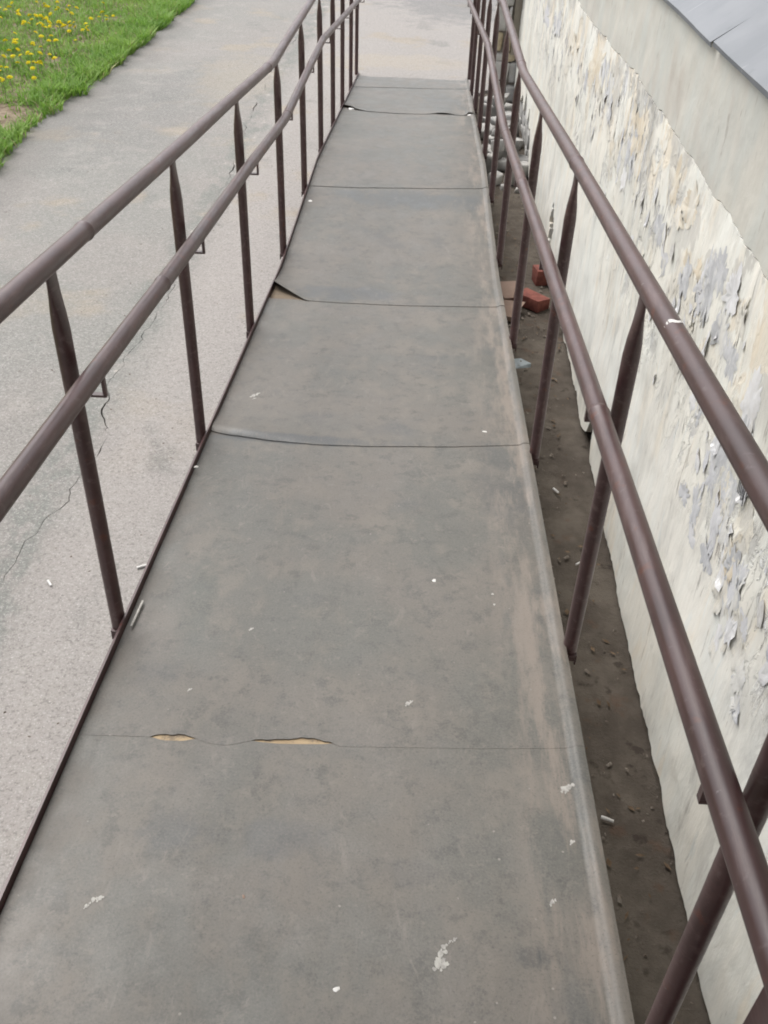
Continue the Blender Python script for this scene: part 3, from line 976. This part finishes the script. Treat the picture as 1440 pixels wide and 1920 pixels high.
# plywood under the rubber, following the same sag
bm = bmesh.new()
g = []
for i in range(27):
    x = .004 + (1.046 - .004) * i / 26
    g.append([bm.verts.new((x, RY0 + (9.84 - RY0) * j / 240, prof(RY0 + (9.84 - RY0) * j / 240) + DT - .0024 + deck_noise(x, RY0 + (9.84 - RY0) * j / 240))) for j in range(241)])
for i in range(26):
    for j in range(240):
        bm.faces.new((g[i][j], g[i + 1][j], g[i + 1][j + 1], g[i][j + 1]))
o = build('plywood_deck', bm, M['ply'], ramp)
md = o.modifiers.new('thickness', 'SOLIDIFY'); md.thickness = .007; md.offset = -1
for i in range(7):
    bm = bmesh.new()
    a, b = near_edge(seam_list[i]), near_edge(seam_list[i + 1])
    L_ = b(.5) - a(.5)
    nyy = max(12, int(L_ / .022))
    lap = .03 if i < 6 else 0.0
    g = []
    for x in xs:
        row = []
        ya, yb = a(x), b(x)
        rag = .0050 * noise.noise(Vector((x * 34, 0, i))) + .0040 * noise.noise(Vector((x * 85, 0, i + 5)))
        if i == 1: ya += rag * (.7 if (.14 < x < .26 or .34 < x < .56) else .2)
        elif i: ya += rag * .25
        gapx = .0012
        if i in (0,):                       # meets the next sheet edge to edge, board shows where it is torn
            yb = 1.2475 + .042 * x - .0005 - (.009 * math.exp(-((x - .20) / .038) ** 4) + .010 * math.exp(-((x - .455) / .09) ** 4))
            lap = 0
        if i == 2: yb = 3.884 + .04 * x if x > .17 else 3.90 - .0 * x
        if i == 2: lap = 0
        for j in range(nyy + 1):
            t = j / nyy
            t = t * t * (3 - 2 * t) * .35 + t * .65
            y = ya + gapx * (i > 0) + (yb + lap - ya) * t
            d = y - ya
            z = prof(y) + DT + lip(x)
            z += deck_noise(x, y)
            if i > 0: z += .0005 * math.exp(-d / .08) + lift(i, x, d)
            tb = yb + lap - y
            if lap: z -= .0022 * math.exp(-max(0, tb - .028) / .004)
            row.append(bm.verts.new((x, y, z)))
        g.append(row)
    for p in range(len(xs) - 1):
        for q in range(nyy):
            bm.faces.new((g[p][q], g[p + 1][q], g[p + 1][q + 1], g[p][q + 1]))
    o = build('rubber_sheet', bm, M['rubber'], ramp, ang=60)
    md = o.modifiers.new('thickness', 'SOLIDIFY'); md.thickness = .0013; md.offset = -1
    crisp(o, 50)

# ------------------------------------------------------------------ handrails
PY = [1.6227 - 3 * .953, 1.6227 - 2 * .953, 1.6227 - .953, 1.6227, 2.5773, 3.5546, 4.565, 5.4953, 6.4467, 7.3279, 8.1702, 9.0797, 9.8112]
HU, HL = .90, .6746
RR = .0190
def post_mesh():
    b = bmesh.new()
    prev = None
    n = 18
    hs_ = [-.035, 0, .2, .45, .70, .755, .79, .82, .845, .865, .884]
    for h in hs_:
        k = max(0, (h - .755) / (.865 - .755)); k = min(1, k); k = k * k * (3 - 2 * k)
        rx = .0172 * (1 - k) + .0060 * k
        ry = .0172 * (1 - k) + .0245 * k
        rg_ = [b.verts.new((math.cos(2 * math.pi * q / n) * rx, math.sin(2 * math.pi * q / n) * ry, h)) for q in range(n)]
        if prev:
            for q in range(n):
                b.faces.new((prev[q], prev[(q + 1) % n], rg_[(q + 1) % n], rg_[q]))
        else:
            b.faces.new(rg_[::-1])
        prev = rg_
    b.faces.new(prev)
    me_ = bpy.data.meshes.new('post'); b.to_mesh(me_); b.free()
    me_.materials.append(M['paint']); smooth(me_, 50); return me_
def bracket_mesh(sgn, reach):
    """flat bar from the post inwards, then up to the lower rail"""
    b = bmesh.new()
    x0, x1 = .012 * sgn, reach * sgn
    a, c = min(x0, x1 + .0035 * sgn), max(x0, x1 + .0035 * sgn)
    box(b, a, c, -.006, .006, HL - .068, HL - .062, .001)
    box(b, x1 - .0035, x1 + .0035, -.006, .006, HL - .0615, HL - .017, .001)
    me_ = bpy.data.meshes.new('bracket'); b.to_mesh(me_); b.free()
    me_.materials.append(M['paint']); return me_
def stub_mesh(sgn):
    """short angle welded between post foot and ramp edge"""
    b = bmesh.new()
    box(b, min(-.012 * sgn, .024 * sgn), max(-.012 * sgn, .024 * sgn), -.022, .022, -.052, -.036, .002)
    box(b, min(-.016 * sgn, -.012 * sgn), max(-.016 * sgn, -.012 * sgn), -.020, .020, -.066, -.036, .001)
    me_ = bpy.data.meshes.new('foot_angle'); b.to_mesh(me_); b.free()
    me_.materials.append(M['paint']); return me_
pm = post_mesh()
def rail_pts(x, h, y0, y1, r=.05):
    out = []
    y = y0
    while y < y1:
        out.append(Vector((x + .0025 * noise.noise(Vector((y * .8, x * 9, h))), y, prof(y, r) + h + .002 * noise.noise(Vector((y * .9, x * 7, h + 4)))))) 
        y += .03 if (abs(y - Y1) < .25 or abs(y - Y2) < .25) else .11
    out.append(Vector((x, y1, prof(y1) + h)))
    return out
welds = {('L', 'U'): (1.78, 4.18, 6.2), ('L', 'L'): (2.12, 4.4), ('R', 'U'): (2.6, 4.5, 6.05), ('R', 'L'): (1.52, 3.3, 4.2, 6.1)}
def make_rail(side, xp, xu, xl, label):
    hr = tag(empty('handrail', (xp, 0, GZ)), label, 'handrail', 'brown pipe handrails along both sides of the ramp')
    sgn = 1 if side == 'L' else -1
    bmn, smn = bracket_mesh(sgn, abs(xl - xp)), stub_mesh(sgn)
    for y in PY:
        p = link('post', pm, hr)
        p.location = Vector((xp, y, prof(y))) - wloc(hr)
        k = link('bracket', bmn, p)
        s = link('foot_angle', smn, p)
    for nm, key, x, h in (('upper_rail', 'U', xu, HU), ('lower_rail', 'L', xl, HL)):
        pts = rail_pts(x, h, PY[0] - .2, 10.02)
        rr = []
        pp = []
        ws = welds[(side, key)]
        for a in pts:
            pp.append(a); rr.append(RR)
        for wv in ws:                       # weld beads: short swellings
            for k, (dd, ex) in enumerate(((-.008, 0), (-.004, .0014), (0, .0018), (.004, .0012), (.008, 0))):
                yv = wv + dd
                pp.append(Vector((x + .0025 * noise.noise(Vector((yv * .8, x * 9, h))), yv, prof(yv, .05) + h + .002 * noise.noise(Vector((yv * .9, x * 7, h + 4))))))
                rr.append(RR + ex)
        od = sorted(range(len(pp)), key=lambda q: pp[q].y)
        pp2, rr2 = [], []
        for q in od:
            if pp2 and pp[q].y - pp2[-1].y < .0035: continue
            pp2.append(pp[q]); rr2.append(rr[q])
        bm = bmesh.new()
        tube(bm, pp2, rr2, 20)
        build(nm, bm, M['paint'], hr, ang=50)
    return hr
hl = make_rail('L', -.0222, -.003, .042, 'left brown pipe handrail beside the open pavement')
hrr = make_rail('R', 1.0675, 1.0660, 1.0046, 'right brown pipe handrail next to the plastered wall')
# chipped paint ring on the right upper rail
bm = bmesh.new()
rg = random.Random(4)
yc = 1.39
n = 14
A, B = [], []
for k in range(n + 1):
    a = math.radians(35 + 150 * k / n)
    w = .006 * math.sin(math.pi * (k + .4) / (n + .8)) ** .5 * rg.uniform(.6, 1.2) + .002
    if k > 9: w *= .45
    p = Vector((1.0660 + math.cos(a) * (RR + .0004), yc + .004 * math.sin(k), 0))
    z = HU + math.sin(a) * (RR + .0004)
    A.append(bm.verts.new((p.x, p.y - w, prof(p.y - w) + z)))
    B.append(bm.verts.new((p.x, p.y + w * .6, prof(p.y + w * .6) + z)))
for k in range(n):
    bm.faces.new((A[k], A[k + 1], B[k + 1], B[k]))
build('chipped_paint', bm, M['white'], hrr)
# unseen roof added to shade near deck; one of its columns shows bottom right
pc = tag(empty('porch', (1.20, -.6, GZ)), 'brown steel porch column rising at the near end beside the right handrail', 'porch')
for cx, cy in ((1.145, .53), (1.165, -2.6), (-.16, -2.6)):
    bm = bmesh.new()
    box(bm, cx - .04, cx + .04, cy - .04, cy + .04, GZ - .04, 2.52, .006)
    build('column', bm, M['paint'], pc)
bm = bmesh.new()
box(bm, -.35, 1.95, -3.0, 1.85, 2.52, 2.66, .01)
build('shade_canopy', bm, M['facade'], pc)

# ------------------------------------------------------------------ bricks, butts, chips
def thing_box(name, label, cat, mat, x, y, z, sx, sy, sz, rot=0, bev=.003, jit=.002, group=None, tilt=0):
    bm = bmesh.new()
    box(bm, -sx / 2, sx / 2, -sy / 2, sy / 2, 0, sz, bev, jit)
    if tilt:
        bmesh.ops.rotate(bm, verts=bm.verts, cent=(0, 0, 0), matrix=Matrix.Rotation(tilt, 3, 'X'))
    bmesh.ops.rotate(bm, verts=bm.verts, cent=(0, 0, 0), matrix=Matrix.Rotation(rot, 3, 'Z'))
    bmesh.ops.translate(bm, verts=bm.verts, vec=(x, y, z))
    o = build(name, bm, mat, origin=(x, y, z), ang=40)
    tag(o, label, cat, group)
    return o
G = GZ + .002
thing_box('brick', 'broken red brick lying flat in the gap, nearer of two', 'brick', M['brick'], 1.285, 4.78, G, .105, .17, .062, .75, .004, .006)
thing_box('brick', 'red brick end standing against the wall, farther of two', 'brick', M['brick'], 1.365, 5.10, G, .085, .09, .085, .15, .004, .006)
thing_box('tile_piece', 'larger buff tile piece lying beside the ramp edge', 'tile', M['tile'], 1.175, 4.93, G, .13, .20, .022, .25, .002, .008)
thing_box('tile_piece', 'smaller buff tile piece, the nearer one tilted by the ramp edge', 'tile', M['tile'], 1.16, 4.66, G + .012, .11, .16, .02, -.35, .002, .010, tilt=.1)
thing_box('shard', 'grey blue flat shard lying on the dirt by the ramp', 'shard', M['shard'], 1.175, 4.12, G, .075, .085, .005, .4, .001, .012)

def butt_mesh(l, r):
    b = bmesh.new()
    tube(b, [Vector((-l / 2, 0, r)), Vector((0, 0, r * 1.02)), Vector((l / 2, 0, r))], [r, r * 1.05, r * .8], 8)
    me_ = bpy.data.meshes.new('cigarette_butt'); b.to_mesh(me_); b.free(); me_.materials.append(M['white']); smooth(me_, 50); return me_
bmh = butt_mesh(.030, .004)
def butt(label, x, y, z, rot, sc=1.0, name='cigarette_butt', cat='cigarette butt'):
    o = link(name, bmh)
    o.location = (x, y, z); o.rotation_euler = (0, 0, rot); o.scale = (sc, sc, sc)
    tag(o, label, cat)
dk = lambda y: prof(y) + DT + .0015
butt('white cigarette butt on the pavement near the left edge', -.547, 2.37, GZ, -.9, 1.1)
butt('white cigarette butt on the pavement close to the ramp edge', -.255, 2.481, GZ, .5, 1.25)
butt('pale cigarette butt on the dirt at the near end of the gap', 1.245, 1.551, GZ + .006, -.35, 1.15)
butt('pale cigarette butt on the dirt below the second right post', 1.252, 3.06, GZ + .006, -1.0, 1.1)
butt('small pale butt on the dirt farther along the gap', 1.29, 2.62, GZ + .006, .7, .8)
o = thing_box('stick', 'thin pale stick lying against the left steel edge', 'stick', M['chalk'], 0.0185, 1.645, prof(1.645) + DT + .0055, .005, .10, .003, -.02, .001, 0)
o.rotation_euler = (-math.atan(S1), 0, 0)

def chip(label, x, y, z, s, mat, seed, name='paint_flake', cat='flake', flat=.14, ax=1.0, rot=0.0):
    r = random.Random(seed)
    b = bmesh.new()
    n = 8
    if z > prof(y) + DT and z < prof(y) + DT + .01: z = deck_z(x, y) + .0003
    if s < .012: s *= .8
    top = [];  bot = []
    for k in range(n):
        a = 2 * math.pi * k / n
        q = s * r.uniform(.6, 1.15)
        px, py = math.cos(a) * q * ax, math.sin(a) * q
        px, py = px * math.cos(rot) - py * math.sin(rot), px * math.sin(rot) + py * math.cos(rot)
        bot.append(b.verts.new((x + px, y + py, z)))
        top.append(b.verts.new((x + px * .8, y + py * .8, z + s * flat)))
    for k in range(n):
        b.faces.new((bot[k], bot[(k + 1) % n], top[(k + 1) % n], top[k]))
    b.faces.new(top); b.faces.new(bot[::-1])
    o = build(name, b, mat, origin=(x, y, z), ang=40)
    tag(o, label, cat)
    return o
chip('tiny white flake in the middle of the ramp beyond the torn seam', .741, 1.853, dk(1.853), .008, M['white'], 1)
chip('tiny white flake near the bottom middle of the ramp', .584, .737, dk(.737), .007, M['white'], 2)
chip('white flake near the right edge before the buckled seam', .912, 2.712, dk(2.712), .008, M['white'], 3, ax=1.5)
chip('white flake by the left steel edge on the landing', .035, 5.284, dk(5.284), .016, M['white'], 4)
chip('pale flake on the left steel edge above the second left post', .015, 2.341, prof(2.341) + .002, .009, M['chalk'], 5)
chip('small buff flake on the rubber at lower left', .407, .893, dk(.893), .006, M['tile'], 6, rot=.5, ax=.6)
chip('pale flake on the rubber right of the middle flake', .891, 1.808, dk(1.808), .006, M['chalk'], 7)
chip('pale flake just nearer than the one on the right', .893, 1.765, dk(1.765), .005, M['chalk'], 8)
chip('white crumb under the raised far seam at left', .07, 7.90, dk(7.90), .03, M['white'], 9)
chip('white crumb under the raised far seam at right', 1.012, 7.865, dk(7.865), .022, M['white'], 10)
# thin dried splats on the rubber, flat marks carried by the ramp
def splat(pts, seed):
    pts = [(x + dx, y + dy, q) for x, y, q0 in pts for dx, dy, q in ((0, 0, q0), (q0 * .9, q0 * .5, q0 * .55), (-q0 * .6, -q0 * 1.1, q0 * .5))]
    r = random.Random(seed)
    b = bmesh.new()
    for (x, y, s) in pts:
        n = 9
        vs_ = []
        for k in range(n):
            a = 2 * math.pi * k / n
            q = s * r.uniform(.55, 1.15)
            px, py = x + math.cos(a) * q * .8, y + math.sin(a) * q * 1.1
            vs_.append(b.verts.new((px, py, deck_z(px, py) + .0007)))
        b.faces.new(vs_)
    build('splat', b, M['chalk'], ramp)
splat([(.748, .792, .010), (.752, .808, .009), (.757, .822, .006), (.757, .788, .007), (.775, .836, .004), (.768, .832, .003)], 1)
splat([(1.000, 1.180, .008), (1.012, 1.186, .008), (1.004, 1.172, .004)], 2)
splat([(.150, .868, .006), (.161, .872, .005), (.142, .855, .004)], 3)
splat([(.098, 2.90, .012), (.110, 2.915, .007), (.104, 2.875, .006)], 4)
splat([(.683, 1.391, .006), (.69, 1.398, .004)], 5)
splat([(.30, 1.62, .005), (.2, 1.40, .004), (.95, .92, .006), (1.0, 1.05, .005)], 6)

# scraps of leaf and bark trodden into the strip
rg = random.Random(77)
lv, lf_ = [], []
for k in range(260):
    y = rg.uniform(.7, 6.6); x = rg.uniform(1.07, 1.395)
    a = rg.uniform(0, 6.28); l = rg.uniform(.004, .016); w = l * rg.uniform(.2, .6); z = GZ + .012
    i = len(lv)
    for dx, dy, dz in ((-l, 0, 0), (0, -w, .002), (l, 0, .003 * rg.random()), (0, w, .001)):
        lv.append((x + dx * math.cos(a) - dy * math.sin(a), y + dx * math.sin(a) + dy * math.cos(a), z + dz - .006))
    lf_.append((i, i + 1, i + 2, i + 3))
me = bpy.data.meshes.new('leaf_litter')
me.from_pydata(lv, [], lf_)
me.materials.append(M['leaf'])
tag(link('leaf_litter', me), kind='stuff')
# loose grit over dirt strip and pavement, nobody could count it
rg = random.Random(31)
verts, faces = [], []
def bit(x, y, z, s):
    i = len(verts)
    a = rg.uniform(0, 6.28)
    l = s * rg.uniform(1, 2.4)
    for dx, dy in ((-l, -s), (l, -s * .6), (l * .8, s), (-l * .7, s * .8)):
        verts.append((x + dx * math.cos(a) - dy * math.sin(a), y + dx * math.sin(a) + dy * math.cos(a), z))
    verts.append((x, y, z + s * rg.uniform(.6, 1.2)))
    faces.extend([(i, i + 1, i + 4), (i + 1, i + 2, i + 4), (i + 2, i + 3, i + 4), (i + 3, i, i + 4)])
for k in range(420):
    y = rg.uniform(.6, 9)
    x = rg.uniform(1.07, 1.40)
    bit(x, y, GZ + .004, rg.choice([.0015, .002, .003, .005]) * rg.uniform(.7, 1.5))
for k in range(1300):
    y = rg.uniform(1.2, 12)
    x = rg.uniform(-2.2, -.05)
    bit(x, y, GZ, rg.choice([.001, .0015, .002, .003]) * rg.uniform(.7, 1.3))
me = bpy.data.meshes.new('grit')
me.from_pydata(verts, [], faces)
me.materials.append(M['chip'])
tag(link('grit', me), kind='stuff')
